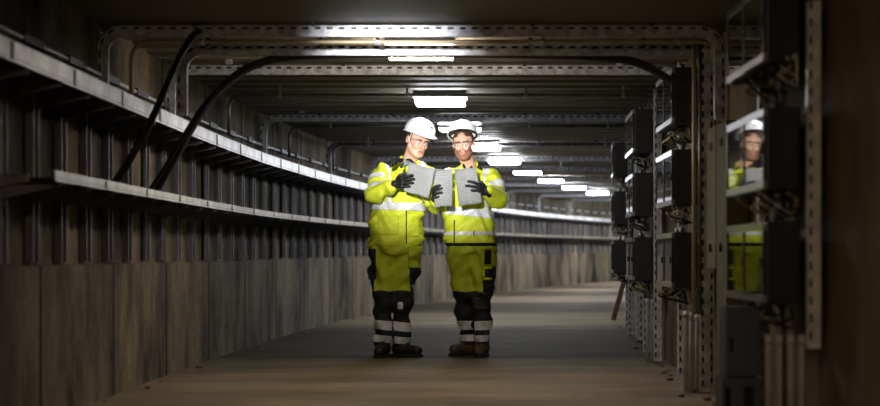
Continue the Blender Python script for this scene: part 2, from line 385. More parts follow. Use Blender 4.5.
# ================================================================= black cables
for k in range(4):
    o = .017 * (k % 2); u = .03 * (k // 2)
    P_ = [(146 + k * 4, 193, 9.05), (168 + k * 3, 160, 9.1), (198 + k * 2, 112, 9.2), (226, 84, 9.28), (252, 66, 9.33), (288, 56.5, 9.36), (345, 53.5, 9.36), (420, 53, 9.36), (500, 53.5, 9.36), (570, 55, 9.36), (622, 59, 9.36), (650, 68, 9.33), (676, 86, 9.3), (695, 112, 9.27), (705, 150, 9.25), (706, 205, 9.25), (705, 262, 9.25)]
    pts = []
    for j, (a, b, c) in enumerate(P_):
        n = 1.0; side = Vector((0, 0, 1)) if 4 < j < 12 else Vector((1, 0, 0)) if j >= 12 else Vector((-.8, 0, .6))
        pts.append(at(a, b, c) + side * (o * .9 - .012) + Vector((0, -u, 0)))
    bm = bm_new(); tube(bm, catmull(pts, 5), .0155, 8)
    tag(build('power_cable', bm, M['cable'], origin=pts[0]), 'thick black cable in the bundle arching from left tray over ceiling to right wall', 'cable', 'bundle of black cables arching over the ceiling')
for k in range(2):
    pts = [at(112 + 3 * k, 185, 8.1), at(128 + 3 * k, 160, 8.15), at(148 + 3 * k, 124, 8.2), at(166 + 2 * k, 85, 8.3), at(178 + 2 * k, 58, 8.4), at(186 + 2 * k, 44, 8.5), at(193 + 2 * k, 34.5, 8.62), at(206 + 2 * k, 30, 8.95), at(222 + 2 * k, 40, 9.3)]
    bm = bm_new(); tube(bm, catmull(pts, 6), .014, 8)
    tag(build('power_cable', bm, M['cable'], origin=pts[0]), ['black cable rising alone at left, outer of the pair', 'black cable rising alone at left, inner of the pair'][k], 'cable', 'pair of black cables rising at the left')
# loose small clamps on the ceiling frames
for (px, py, Y, l) in ((171, 19, 8.72, 'above the nearest frame at far left'), (421, 19, 8.72, 'above the nearest frame over the workers'), (663, 19, 8.72, 'above the nearest frame at right'),
                       (229, 62, 10.3, 'on the ceiling left of the black cable arch'), (302, 111, 14.2, 'above the frame over the left tray'), (620, 63, 10.4, 'under the pale frame at right')):
    c = at(px, py, Y); top = H + .004
    bm = bm_new(); box(bm, c.x - .022, c.x + .022, Y - .02, Y + .02, c.z - .016, c.z + .016, bev=.004); tube(bm, [(c.x - .008, Y, c.z), (c.x - .008, Y, top)], .005, 6); tube(bm, [(c.x + .012, Y - .03, c.z), (c.x + .012, Y, c.z)], .008, 6)
    tag(build('beam_clamp', bm, M['galv'], origin=c), 'small steel beam clamp ' + l, 'clamp', 'small clamps on the ceiling')
# ================================================================= right wall: glazed boxes on posts
BH = .325; BX0, BX1 = 1.125, 1.27
def make_box(y0, y1, zc, label, group, tilt=(0, 0), glands=True, seed=0):
    rr = random.Random(seed); yc = (y0 + y1) / 2; L_ = y1 - y0
    root = empty('meter_box', W(BX1, yc, zc - BH / 2), label, 'electrical box', group, -math.atan(slope(yc))); ORG[root.name] = Vector()
    D = BX1 - BX0
    bm = bm_new(); box(bm, -D + .012, 0, -L_ / 2, L_ / 2, 0, BH, bev=.006); build('enclosure', bm, M['box'], root, local=True)
    for k in range(2):
        a = -L_ / 2 + .004 + k * L_ / 2; b = a + L_ / 2 - .008; piv = Matrix.Translation((-D + .012, (a + b) / 2, 0)) @ Matrix.Rotation(tilt[k], 4, 'Z') @ Matrix.Translation((D - .012, -(a + b) / 2, 0))
        bm = bm_new()
        box(bm, -D - .006, -D + .011, a, b, .004, .034, 0, M4=piv); box(bm, -D - .006, -D + .011, a, b, BH - .034, BH - .004, 0, M4=piv)
        box(bm, -D - .006, -D + .011, a, a + .016, .034, BH - .034, 1, M4=piv); box(bm, -D - .006, -D + .011, b - .016, b, .034, BH - .034, 1, M4=piv)
        d = build('door', bm, [M['frame'], M['box']], root, local=True)
        bm = bm_new(); box(bm, -D - .002, -D + .006, a + .016, b - .016, .034, BH - .034, M4=piv); build('pane', bm, M['pane'], d, local=True)
        bm = bm_new(); box(bm, -D - .016, -D - .006, a + .02, a + .034, BH * .5 - .02, BH * .5 + .02, bev=.003, M4=piv); build('latch', bm, M['darksteel'], d, local=True)
    for k in range(4):
        bm = bm_new(); yy = -L_ / 2 + L_ * (.12 + .12 * k); tube(bm, [(-D * .5, yy, BH), (-D * .5, yy, BH + .03)], .012, 8); build('cable_gland', bm, M['galv'] if k % 2 else M['darksteel'], root, local=True)
    for k in range(12):
        yy = -L_ / 2 + .03 + L_ * .8 * rr.random(); x = -D + .03 + (D - .05) * rr.random()
        pts = [(x, yy, 0)]; X, Yq, Z = x, yy, 0
        for j in range(4):
            X = min(-.005, max(-D + .0, X + rr.uniform(-.05, .05))); Yq = min(L_ / 2, max(-L_ / 2 - .01, Yq + rr.uniform(-.09, .06))); Z -= rr.uniform(.008, .034) if rr.random() > .25 else -.012
            pts.append((X, Yq, max(Z, -.115)))
        pts.append((-.01, Yq + .03, -.10))
        bm = bm_new(); tube(bm, catmull(pts, 4), rr.choice((.0035, .005, .006)), 6); build('wire', bm, [M['cable'], M['wirey'], M['cable'], M['wirew']][k % 4], root, local=True)
    return root
groups = [('nearest', 6.30, 7.18, 'in the nearest rank, at right edge'), ('second', 9.25, 10.08, 'in the second rank, behind the black cable bend'), ('third', 11.9, 12.75, 'in the third rank, right of the bearded worker'), ('fourth', 15.6, 16.4, 'in the fourth rank, farthest in view'),
          ('fifth', 19.6, 20.4, 'in the hidden fifth rank')]
TILTS = {0: (TA, TB)}
for gi, (nm, a, b, txt) in enumerate(groups):
    if gi == 4: continue
    for zi, zc in enumerate((EYE + .925, EYE + .45 - .03 * (gi == 0), EYE - .03)):
        make_box(a, b, zc, ('top ', 'middle ', 'bottom ')[zi] + 'black glazed meter box ' + txt, 'glazed meter boxes on the right wall, %s rank' % nm, TILTS.get(gi, (.006, .002)), seed=gi * 3 + zi)
    # posts of slotted channel that carry the rank
    for pi, py in enumerate((a - .12, b + .08)):
        bm = bm_new(); x = 1.295
        p0, p1 = (W(x, py, EYE - .36), W(x, py, EYE + .98)) if gi == 0 and pi == 0 else (W(x, py, .01), W(x, py, H - .05))
        strut(bm, [p0, p1], (0, -1, 0), .058 if gi else .05, .04)
        o = build('slotted_post', bm, [M['galv'] if gi else M['galvb'], M['slot']], origin=p0)
        tag(o, f'{"near" if pi == 0 else "far"} slotted steel post carrying the {nm} rank of meter boxes', 'post', 'slotted posts behind the meter boxes')
    # rails between posts
    for zi, z in enumerate((EYE + 1.02, EYE + .55, EYE + .07)):
        bm = bm_new(); sweep(bm, [(1.272, z), (1.272, z + .03), (1.29, z + .03), (1.29, z)], [a - .05, (a + b) / 2, b + .05])
        tag(build('mounting_rail', bm, M['galv'], origin=W(1.28, a, z)), f'galvanised rail behind the {("top", "middle", "bottom")[zi]} meter box of the {nm} rank', 'rail', 'rails behind the meter boxes')
# ================================================================= white riser pipes below the boxes
for gi, (Yp, xs, r, txt) in enumerate(((6.42, (1.165, 1.21, 1.255, 1.30), .0125, 'nearest'), (9.15, (1.19, 1.225, 1.262, 1.31), .0135, 'second'), (11.75, (1.215, 1.25), .012, 'third'))):
    for k, x in enumerate(xs):
        bm = bm_new(); y = Yp + (.0 if gi == 0 else .03 * k); z1 = EYE - .33 + (0 if gi == 0 else -.01 * k)
        tube(bm, [W(x, y, .005), W(x, y, z1 - .04), W(x, y, z1)], r, 12)
        tube(bm, [W(x, y, z1 - .03), W(x, y, z1 + .01)], r * 1.25, 12)
        nth = ('farthest from the wall', 'second from the tunnel side', 'third from the tunnel side', 'closest to the wall')[k] if len(xs) == 4 else ('tunnel side of the pair', 'wall side of the pair')[k]
        tag(build('riser_pipe', bm, M['whitepipe'], origin=W(x, y, 0)), f'upright white pipe below the {txt} rank of boxes, {nth}', 'pipe', 'upright white pipes below the meter boxes')
# wires gathered between the pipes and boxes of the near rank
# ================================================================= slate cabinets under the nearest rank
root = empty('wall_cabinet', (1.08, 6.9, EYE - .50), 'slate grey cabinet right under the nearest bottom meter box', 'cabinet')
bm = bm_new(); box(bm, 1.025, 1.175, 6.62, 6.8, EYE - .50, EYE - .215, bev=.006); build('body', bm, M['cab'], root)
bm = bm_new(); box(bm, 1.036, 1.163, 6.612, 6.622, EYE - .488, EYE - .227); build('side_panel', bm, M['cab'], root)
bm = bm_new(); box(bm, 1.04, 1.054, 6.604, 6.613, EYE - .40, EYE - .34); build('slot', bm, M['slot'], root)
root = empty('floor_cabinet', (1.08, 6.9, 0), 'slate grey floor cabinet with dark recesses at the bottom right', 'cabinet')
bm = bm_new(); box(bm, 1.01, 1.175, 6.62, 6.82, 0, EYE - .512, bev=.006); build('body', bm, M['cab'], root)
for a, b in ((1.02, 1.045), (1.10, 1.14)):
    bm = bm_new(); box(bm, a, b, 6.612, 6.623, .03, EYE - .545); build('recess', bm, M['slot'], root)
# ================================================================= olive trunking between the first two ranks
for (a, b, z0, z1, l) in ((8.42, 8.74, EYE - .07, EYE + .68, 'olive metal wall panel ending halfway down, farther of two beside the nearest boxes'), (8.05, 8.39, .0, EYE + .68, 'olive metal wall panel reaching the floor, nearer of two beside the nearest boxes')):
    root = empty('metal_panel', (1.31, a, z0), l, 'wall panel', 'olive panels on the right wall')
    bm = bm_new(); box(bm, 1.25, 1.362, a, b, z0, z1, bev=.004); build('cover', bm, M['trunk'], root)
    bm = bm_new(); box(bm, 1.244, 1.252, (a + b) / 2 - .04, (a + b) / 2 + .04, z1 - .12, z1 - .08); build('slot', bm, M['slot'], root)
    bm = bm_new(); tube(bm, [(1.252, (a + b) / 2, EYE + .04), (1.238, (a + b) / 2, EYE + .04)], .022, 12); build('screw', bm, M['slot'], root)
bm = bm_new(); box(bm, 1.33, 1.368, 8.43, 8.78, 0, EYE - .09)
tag(build('backing_board', bm, M['board'], origin=(1.35, 8.6, 0)), 'brown upright board on the wall below the short olive panel', 'board')
for k, (px, Y) in enumerate(((694, 9.12), (700, 9.1))):
    x = (px - VPX) * Y / FPX; bm = bm_new(); tube(bm, [(x, Y, .45), (x, Y, EYE + 1.2)], .009 if k else .012, 8)
    tag(build('riser_conduit', bm, M['steelpipe'] if k else M['pipe'], origin=(x, Y, .45)), ['tan upright conduit beside the second rank of boxes', 'thin grey upright conduit beside the second rank of boxes'][k], 'conduit', 'upright conduits beside the second rank')
# ================================================================= plank and rubble
bm = bm_new(); a = at(613, 320, 18.6) ; a.z = rise(18.6) + .004; b = W(1.33, 18.75, .72)
d = (b - a).normalized(); s = Vector((0, 1, 0)).cross(d).normalized()
rings = [[bm.verts.new(p + s * u * .028 + Vector((0, 1, 0)) * v * .02) for u, v in ((-1, -1), (1, -1), (1, 1), (-1, 1))] for p in (a + d * .01, (a + b) / 2 + s * .003, b)]
for A, B in zip(rings, rings[1:]):
    for k in range(4): fc(bm, (A[k], A[(k + 1) % 4], B[(k + 1) % 4], B[k]))
fc(bm, rings[0][::-1]); fc(bm, rings[-1]); bmesh.ops.recalc_face_normals(bm, faces=bm.faces[:])
tag(build('wooden_plank', bm, M['wood'], origin=a), 'brown wooden plank leaning on the right wall past the boxes', 'plank')
stones = []
for k in range(3):
    bm = bm_new(); bmesh.ops.create_icosphere(bm, subdivisions=2, radius=1)
    for v in bm.verts: v.co *= 1 + R.uniform(-.22, .22); v.co.z *= .6
    me = bpy.data.meshes.new('stone'); bm.to_mesh(me); bm.free(); me.materials.append(M['stone']); stones.append(me)
for k in range(46):
    right = k % 3 != 0; y = R.uniform(8.4, 21); s = R.uniform(.006, .022)
    x = (XR - abs(R.gauss(0, .06)) - s * 1.3 - .01) if right else (XL + abs(R.gauss(0, .06)) + s * 1.3 + .01)
    if right and 6 < y < 12.8: x -= .05
    o = bpy.data.objects.new('stone', stones[k % 3]); C.objects.link(o); o.location = W(x, y, s * .52); o.scale = (s, s * R.uniform(.8, 1.4), s); o.rotation_euler.z = R.uniform(0, 6)
    side = 'right' if right else 'left'
    tag(o, f'small grey rubble stone on the floor along the {side} wall', 'stone', f'rubble stones along the {side} wall')
# ================================================================= distance-field modelling for people
def V(*a): return np.array(a, dtype=np.float64)
def unit(v): v = np.asarray(v, float); return v / np.linalg.norm(v)
def smin(a, b, k):
    h = np.clip(.5 + .5 * (b - a) / k, 0, 1); return b + (a - b) * h - k * h * (1 - h)
def smax(a, b, k): return -smin(-a, -b, k)
def d_rc(P, a, b, ra, rb):
    a = np.asarray(a, float); b = np.asarray(b, float); ab = b - a; L2 = max(1e-9, float(ab @ ab))
    px, py, pz = P[0] - a[0], P[1] - a[1], P[2] - a[2]
    t = np.clip((px * ab[0] + py * ab[1] + pz * ab[2]) / L2, 0, 1)
    return np.sqrt((px - t * ab[0]) ** 2 + (py - t * ab[1]) ** 2 + (pz - t * ab[2]) ** 2) - (ra + (rb - ra) * t)
def to_local(P, c, Rm):
    q = [P[i] - c[i] for i in range(3)]
    if Rm is None: return q
    return [q[0] * Rm[0][i] + q[1] * Rm[1][i] + q[2] * Rm[2][i] for i in range(3)]
def d_el(P, c, r, Rm=None):
    q = to_local(P, c, Rm)
    k0 = np.sqrt(sum((q[i] / r[i]) ** 2 for i in range(3))) + 1e-6
    k1 = np.sqrt(sum((q[i] / r[i] ** 2) ** 2 for i in range(3))) + 1e-6
    return k0 * (k0 - 1) / k1
def d_stack(P, S, e=2.4):
    """S rows: z, cx, cy, rx, ry"""
    S = sorted(S); zs = [s[0] for s in S]; z = P[2]
    cx, cy, rx, ry = (np.interp(z, zs, [s[i] for s in S]) for i in (1, 2, 3, 4))
    k = (np.abs((P[0] - cx) / rx) ** e + np.abs((P[1] - cy) / ry) ** e) ** (1 / e)
    d = (k - 1) * np.minimum(rx, ry) * .9
    return smax(d, np.maximum(zs[0] - z, z - zs[-1]), .02)
def folds(P, seed, f=1.0, amp=.005):
    x, y, z = P; s = seed
    w = np.sin(x * 17 * f + s) * 1.3 + np.sin(y * 13 * f + 2 * s)
    return amp * (np.sin(z * 34 * f + w * 1.6 + x * 22 * f) * .5 + np.sin(x * 41 * f + z * 23 * f + 1.7 * w + s) * .35 + np.sin(z * 71 * f - x * 37 * f + y * 31 * f + w) * .3)
def surf(fn, xs, ys, zs):
    """surface nets over a (possibly uneven) grid -> verts, quads"""
    X, Y, Z = np.meshgrid(xs, ys, zs, indexing='ij'); F = fn((X, Y, Z)); ins = F < 0
    n = F.shape; acc = np.zeros((n[0] - 1, n[1] - 1, n[2] - 1, 3)); cnt = np.zeros(acc.shape[:3])
    G = (X, Y, Z); c8 = [(i, j, k) for i in (0, 1) for j in (0, 1) for k in (0, 1)]
    def sl(A, o): return A[o[0]:n[0] - 1 + o[0], o[1]:n[1] - 1 + o[1], o[2]:n[2] - 1 + o[2]]
    for ax in range(3):
        for o in c8:
            if o[ax]: continue
            q = list(o); q[ax] = 1
            a, b = sl(F, o), sl(F, q); m = (a < 0) != (b < 0)
            t = np.where(m, a / np.where(m, a - b, 1), 0)
            for i in range(3): acc[..., i] += np.where(m, sl(G[i], o) * (1 - t) + sl(G[i], q) * t, 0)
            cnt += m
    ok = cnt > 0; idx = -np.ones(cnt.shape, int); idx[ok] = np.arange(ok.sum()); V_ = acc[ok] / cnt[ok][:, None]; quads = []
    for ax in range(3):
        u, v = [(1, 2), (2, 0), (0, 1)][ax]
        s0 = [slice(1, -1)] * 3; s1 = [slice(1, -1)] * 3; s0[ax] = slice(0, n[ax] - 1); s1[ax] = slice(1, n[ax])
        a, b = ins[tuple(s0)], ins[tuple(s1)]; I = np.argwhere(a != b)
        if not len(I): continue
        fl = a[tuple(I.T)]; base = I + 1; base[:, ax] -= 1
        def g(du, dv):
            q = base.copy(); q[:, u] -= du; q[:, v] -= dv; return idx[tuple(q.T)]
        Q = np.stack([g(1, 1), g(0, 1), g(0, 0), g(1, 0)], 1); Q[~fl] = Q[~fl][:, ::-1]; quads.append(Q)
    return V_, np.concatenate(quads)
def rng(a, b, h): return np.linspace(a, b, max(3, int(round((b - a) / h)) + 1))
def sdf_mesh(name, fn, lo, hi, h, mats, root, matfn=None, cuts=None, zs=None, smooth_it=1, parent=None, thick=0):
    xs, ys_ = rng(lo[0], hi[0], h), rng(lo[1], hi[1], h); zz = zs if zs is not None else rng(lo[2], hi[2], h)
    v, q = surf(fn, xs, ys_, zz)
    bm = bm_new(); vs = [bm.verts.new(p) for p in v]
    for f in q:
        if min(f) >= 0: fc(bm, [vs[i] for i in f])
    for _ in range(smooth_it): bmesh.ops.smooth_vert(bm, verts=bm.verts[:], factor=.5, use_axis_x=True, use_axis_y=True, use_axis_z=True)
    if cuts:
        for c, nn, clear in cuts:
            bmesh.ops.bisect_plane(bm, geom=bm.verts[:] + bm.edges[:] + bm.faces[:], plane_co=Vector(c), plane_no=Vector(nn), clear_outer=clear)
    if thick:
        bm.normal_update(); fs = bm.faces[:]
        r = bmesh.ops.solidify(bm, geom=fs, thickness=thick)
    if matfn:
        for f in bm.faces: f.material_index = matfn(f.calc_center_median(), f.normal)
    bm.normal_update()
    return build(name, bm, mats, parent or root, smooth=True, local=True)
def rot(yaw=0, pitch=0, roll=0):
    """columns = head axes; yaw turns the face (which looks along -y) to the viewer's right, pitch nods it down, roll leans it right"""
    m = Matrix.Rotation(math.radians(yaw), 3, 'Z') @ Matrix.Rotation(math.radians(roll), 3, 'Y') @ Matrix.Rotation(math.radians(pitch), 3, 'X')
    return np.array([[m[i][j] for j in range(3)] for i in range(3)])

M['hivis'] = mat('hi_vis_yellow_fabric', (216, 228, 58), .62, 0, (202, 216, 44), 14, (1, 1, 1), .25, 120)
M['hivist'] = mat('hi_vis_trouser_fabric', (184, 200, 38), .66, 0, (164, 180, 30), 12, (1, 1, 1), .25, 120)
M['navy'] = mat('navy_work_cloth', (18, 20, 28), .75, 0, (26, 28, 36), 10, (1, 1, 1), .2, 120)
M['refl'] = mat('reflective_tape', (226, 230, 238), .38, .0, (204, 208, 216), 60, (1, 1, 1), .1, 300, spec=.7)
M['skin'] = mat('skin', (218, 172, 148), .45, 0, (208, 158, 134), 18)
M['lips'] = mat('lips', (180, 112, 98), .45)
M['beard'] = mat('short_beard', (158, 112, 90), .7, 0, (128, 88, 68), 120)
M['stub'] = mat('light_stubble', (200, 152, 128), .55, 0, (188, 140, 116), 120)
M['eyew'] = mat('eye_white', (220, 215, 208), .25)
M['iris'] = mat('eye_iris', (50, 44, 40), .2)
M['hair'] = mat('brown_hair', (58, 40, 28), .6, 0, (80, 56, 38), 60, (6, 6, 1), .4, 90)
M['helm'] = mat('white_helmet_shell', (236, 238, 242), .25, coat=.4)
M['strapd'] = mat('dark_strap', (26, 26, 28), .6)
M['glovek'] = mat('black_glove', (16, 16, 18), .6, 0, (26, 26, 28), 40, (1, 1, 1), .3, 200)
M['gloveg'] = mat('grey_glove_back', (150, 152, 156), .6, 0, (120, 122, 126), 30)
M['bootk'] = mat('black_boot_leather', (20, 19, 19), .5, 0, (32, 30, 28), 20)
M['bootb'] = mat('dusty_brown_boot_leather', (70, 56, 42), .65, 0, (92, 74, 54), 14)
M['sole'] = mat('boot_sole', (22, 20, 19), .85)
M['emb'] = mat('helmet_print', (120, 140, 176), .4)
m, N, L, P = newmat('clear_lens'); P.inputs['Base Color'].default_value = (.95, .97, 1, 1); P.inputs['Alpha'].default_value = .07; P.inputs['Roughness'].default_value = .05; P.inputs['Specular IOR Level'].default_value = .3; M['lens'] = m
M['lframe'] = mat('grey_spectacle_frame', (90, 92, 96), .3)

def head_sdf(P, c, Rm):
    q = to_local(P, c, Rm)
    d = d_el(q, (0, .012, .035), (.076, .095, .082))
    d = smin(d, d_el(q, (0, -.028, -.035), (.058, .062, .082)), .03)
    for s in (-1, 1):
        d = smin(d, d_rc(q, (s * .055, -.005, -.05), (s * .025, -.068, -.092), .018, .017), .03)
        d = smin(d, d_el(q, (s * .036, -.066, -.022), (.024, .022, .02)), .018)
    d = smin(d, d_el(q, (0, -.078, -.095), (.022, .018, .018)), .02)
    d = smin(d, d_rc(q, (-.042, -.074, .028), (.042, -.074, .028), .012, .012), .016)
    for s in (-1, 1): d = smax(d, -d_el(q, (s * .031, -.098, .008), (.017, .018, .012)), .012)
    d = smin(d, d_rc(q, (0, -.088, .016), (0, -.112, -.024), .008, .012), .012)
    for s in (-1, 1): d = smin(d, d_el(q, (s * .012, -.101, -.027), (.008, .009, .007)), .006)
    for s in (-1, 1): d = smin(d, d_el(q, (s * .031, -.078, .008), (.0125, .0125, .0125)), .002)
    d = smin(d, d_rc(q, (-.02, -.087, -.053), (.02, -.087, -.053), .006, .006), .008)
    d = smin(d, d_rc(q, (-.015, -.087, -.066), (.015, -.087, -.066), .007, .007), .008)
    d = smax(d, -d_rc(q, (-.02, -.097, -.0595), (.02, -.097, -.0595), .0035, .0035), .004)
    for s in (-1, 1):
        e = d_el(q, (s * .080, .012, -.002), (.009, .021, .031)); e = smax(e, -d_el(q, (s * .089, .008, .0), (.006, .012, .02)), .004); d = smin(d, e, .006)
    return d
def hand_chain(wrist, d, p, t, curl, spread=.12, thumb=(.9, .5), sc=1.0):
    """wrist, finger direction d, palm side p (fingers curl towards it), thumb side t -> round cones: palm, then each finger"""
    d, p = unit(d), unit(p); p = unit(p - d * (p @ d)); t = unit(np.asarray(t) - d * (np.asarray(t) @ d)); t = unit(t - p * (t @ p)); w = np.asarray(wrist, float)
    palm, fing = [], []
    spec = [(.036, .092, (.044, .026, .021)), (.012, .097, (.048, .030, .023)), (-.012, .092, (.044, .028, .021)), (-.034, .082, (.035, .021, .018))]
    for i, (off, ln, ph) in enumerate(spec):
        k = w + d * ln * sc + t * off * sc; palm.append((w + t * off * .55 * sc, k, .019 * sc, .0125 * sc))
        dirn = unit(d + t * spread * (off / .036)); a = k; ang = 0; r = .0112 if i < 3 else .0098
        for j, l in enumerate(ph):
            ang += curl[i] * (.75, 1.15, .8)[j]
            dd = dirn * math.cos(ang) + p * math.sin(ang); b = a + dd * l * sc
            fing.append((i, a, b, (r - .0008 * j) * sc, (r - .0008 * (j + 1)) * sc)); a = b
    a = w + d * .022 * sc + t * .024 * sc; td = unit(d * .55 + t * thumb[0] + p * .25)
    b = a + td * .044 * sc; fing.append((4, a, b, .016 * sc, .0135 * sc))
    td2 = unit(d * .85 + t * .35 + p * thumb[1]); c = b + td2 * .034 * sc; fing.append((4, b, c, .0132 * sc, .0115 * sc))
    td3 = unit(d * .85 + p * (thumb[1] + .5)); fing.append((4, c, c + td3 * .024 * sc, .0115 * sc, .0095 * sc))
    return palm, fing
def hand_sdf(P, chain, grow=0.0):
    palm, fing = chain; d = None
    for a, b, ra, rb in palm:
        e = d_rc(P, a, b, ra + grow, rb + grow); d = e if d is None else smin(d, e, .012)
    for i in range(5):
        f = None
        for k, a, b, ra, rb in fing:
            if k != i: continue
            e = d_rc(P, a, b, ra + grow, rb + grow); f = e if f is None else smin(f, e, .003)
        d = smin(d, f, .006 if i == 4 else .003)
    return d

def person(name, loc, S, label):
    root = empty(name, loc, label, 'person'); ORG[root.name] = Vector()
    J = {k: np.array(v, float) for k, v in S['J'].items()}; Rm = rot(*S['head_rot']); hc = J['head']
    seed = S['seed']; ts = S['torso']
    def tor(P): return d_stack(P, ts)
    def arm(P, s, g=0.0):
        sh, el, wr = J['sh' + s], J['el' + s], J['wr' + s]
        return smin(d_rc(P, sh, el, .082 + g, .068 + g), d_rc(P, el, wr, .067 + g, .046 + g), .03)
    fo = lambda P, a=.014: folds(P, seed, 1.0, a)
    # ---- body: one continuous mesh from the crown to the feet
    hands = {s: hand_chain(*S['hand' + s]) for s in 'RL'}
    def body(P):
        d = head_sdf(P, hc, Rm)
        d = smin(d, d_rc(P, hc + Rm @ V(0, .025, -.06), J['neck'] + V(0, .01, -.02), .052, .058), .025)
        t2 = [(z, cx, cy, rx * .82, ry * .8) for z, cx, cy, rx, ry in ts if z < J['neck'][2] - .07]
        d = smin(d, d_stack(P, t2), .05); d = smin(d, d_rc(P, J['shR'], J['shL'], .055, .055), .05)
        for s in 'RL':
            d = smin(d, d_rc(P, J['sh' + s], J['el' + s], .052, .042), .03); d = smin(d, d_rc(P, J['el' + s], J['wr' + s], .041, .028), .02)
            d = smin(d, hand_sdf(P, hands[s], -.003), .012)
            d = smin(d, d_rc(P, J['hip' + s], J['kn' + s], .078, .056), .05); d = smin(d, d_rc(P, J['kn' + s], J['an' + s], .056, .04), .02)
            a = J['an' + s]; f = unit(S['foot' + s]); d = smin(d, d_rc(P, a + V(0, 0, -.045), V(a[0], a[1], .045) + f * .13, .038, .028), .02)
        return d
    lo, hi = S['lo'], S['hi']
    zs = np.concatenate([np.arange(-.01, 1.12, .016), np.arange(1.12, 1.46, .006), np.arange(1.46, 1.80, .0042)])
    bd = S['beard']
    def bmat(c, n):
        q = Rm.T @ (np.array(c) - hc)
        if q[2] < -.13 or q[2] > .13 or abs(q[0]) > .1: return 0
        for s in (-1, 1):
            e = math.hypot(q[0] - s * .031, (q[2] - .003) * 2.4)
            if e < .0135 and q[1] < -.07: return 4 if abs(q[0] - s * .031) < .0055 else 3
            if abs(q[0] - s * .031) < .020 and abs(q[2] - .030) < .0045 and q[1] < -.06: return 5
        if abs(q[0]) < .019 and -.068 < q[2] < -.051 and q[1] < -.08: return 1
        if q[2] < -.035 + .02 * (abs(q[0]) > .045) and q[1] < .01 and q[2] > -.125 and not (abs(q[0]) < .012 and q[2] > -.044): return 2
        return 0
    sdf_mesh('body', body, lo, hi, .0045, [M['skin'], M['lips'], M['beard'] if bd else M['skin'], M['eyew'], M['iris'], M['hair']], root, bmat, zs=zs, smooth_it=0)
    # ---- trousers
    def trou(P, g=0.0):
        d = d_stack(P, [(.80, S['px'], S['py'], .165 + g, .125 + g), (.90, S['px'], S['py'], .175 + g, .13 + g), (1.02, S['px'] + .01, S['py'], .165 + g, .12 + g)])
        for s in 'RL':
            l = smin(d_rc(P, J['hip' + s], J['kn' + s], .105 + g, .084 + g), d_rc(P, J['kn' + s], J['an' + s] + V(0, 0, .0), .083 + g, .064 + g), .03)
            d = smin(d, l, .03)
        d = d + folds(P, seed + 1, .8, .017)
        return smax(d, (S['hem'] - P[2]), .008)
    def leg(P, s, g=0.0):
        l = smin(d_rc(P, J['hip' + s], J['kn' + s], .105 + g, .084 + g), d_rc(P, J['kn' + s], J['an' + s], .083 + g, .064 + g), .03)
        return l + folds(P, seed + 1, .8, .017)
    kz = S['kneez']
    tr = sdf_mesh('trousers', trou, (lo[0], -.22, .04), (hi[0], .26, 1.04), .0075, [M['hivist'], M['navy']], root,
             lambda c, n: 1 if c.z < kz + .004 * math.sin(c.x * 40) or S['side'](c) else 0, cuts=[((0, 0, kz), (0, 0, 1), False)])
    for s in 'RL':
        for za, zb in S['bands']:
            x0 = J['kn' + s][0]; wdt = .16
            sdf_mesh('reflective_band', lambda P: leg(P, s, .005), (x0 - wdt, -.2, za - .05), (x0 + wdt + .06, .3, zb + .05), .0075, [M['refl']], root, None,
                     cuts=[((0, 0, zb), (S['bt'], 0, 1), True), ((0, 0, za), (-S['bt'], 0, -1), True)] + S['legcut' + s], parent=tr, thick=.003)
    # ---- jacket
    def jack(P):
        d = tor(P)
        for s in 'RL': d = smin(d, arm(P, s), .045)
        d = smin(d, d_rc(P, J['neck'] + V(0, .01, -.05), J['neck'] + V(.0, .004, .012), .082, .070), .03)
        d = d + fo(P)
        # open collar
        n_ = hc + Rm @ V(0, .025, -.06)
        d = smax(d, -d_rc(P, J['neck'] + V(0, -.0, -.02), n_, .058, .066), .008)
        d = smax(d, -d_el(P, J['neck'] + V(S['vx'], -.10, -.005), (.03, .05, .05)), .01)
        return d
    jk = sdf_mesh('jacket', jack, (lo[0], lo[1], ts[0][0] - .02), (hi[0], hi[1], J['neck'][2] + .06), .0065, [M['hivis']], root)
    def band(fn, lo_, hi_, cuts, mt='refl', nm='reflective_band', h=.0065, thick=.003, off=.005):
        return sdf_mesh(nm, lambda P: fn(P) + fo(P) - off, lo_, hi_, h, [M[mt]], root, None, cuts=cuts, parent=jk, thick=thick)
    x0, x1 = min(t[1] - t[3] for t in ts) - .03, max(t[1] + t[3] for t in ts) + .03
    for (za, zb, tl) in S['waist']:
        band(tor, (x0, -.25, za - .06), (x1, .25, zb + .06), [((0, 0, zb), (tl, 0, 1), True), ((0, 0, za), (-tl, 0, -1), True)])
    def tora(P):
        d = tor(P)
        for s in 'RL': d = smin(d, arm(P, s), .045)
        return d
    for (xa, xb, za, tl, arms) in S['brace']:
        def fn(P):
            # keep the shoulder strap on the torso: shrink the arms away
            d = tor(P)
            for s in 'RL':
                d = smin(d, d_rc(P, J['sh' + s], J['sh' + s] * .75 + J['el' + s] * .25, .082, .06), .045)
            return d
        band(fn, (min(xa, xb) - .06, -.28, za - .02), (max(xa, xb) + .06, .25, J['neck'][2] + .05), [((xb, 0, 1.4), (1, 0, tl), True), ((xa, 0, 1.4), (-1, 0, -tl), True), ((0, 0, za), (0, 0, -1), True)])
    for (s, t0, t1, fore) in S['sleeve']:
        a, b = (J['sh' + s], J['el' + s]) if not fore else (J['el' + s], J['wr' + s])
        u = unit(b - a); L_ = np.linalg.norm(b - a); pa, pb = a + u * L_ * t0, a + u * L_ * t1; c = (pa + pb) / 2
        band(lambda P: arm(P, s), c - .13, c + .13, [(tuple(pb), tuple(u), True), (tuple(pa), tuple(-u), True)])
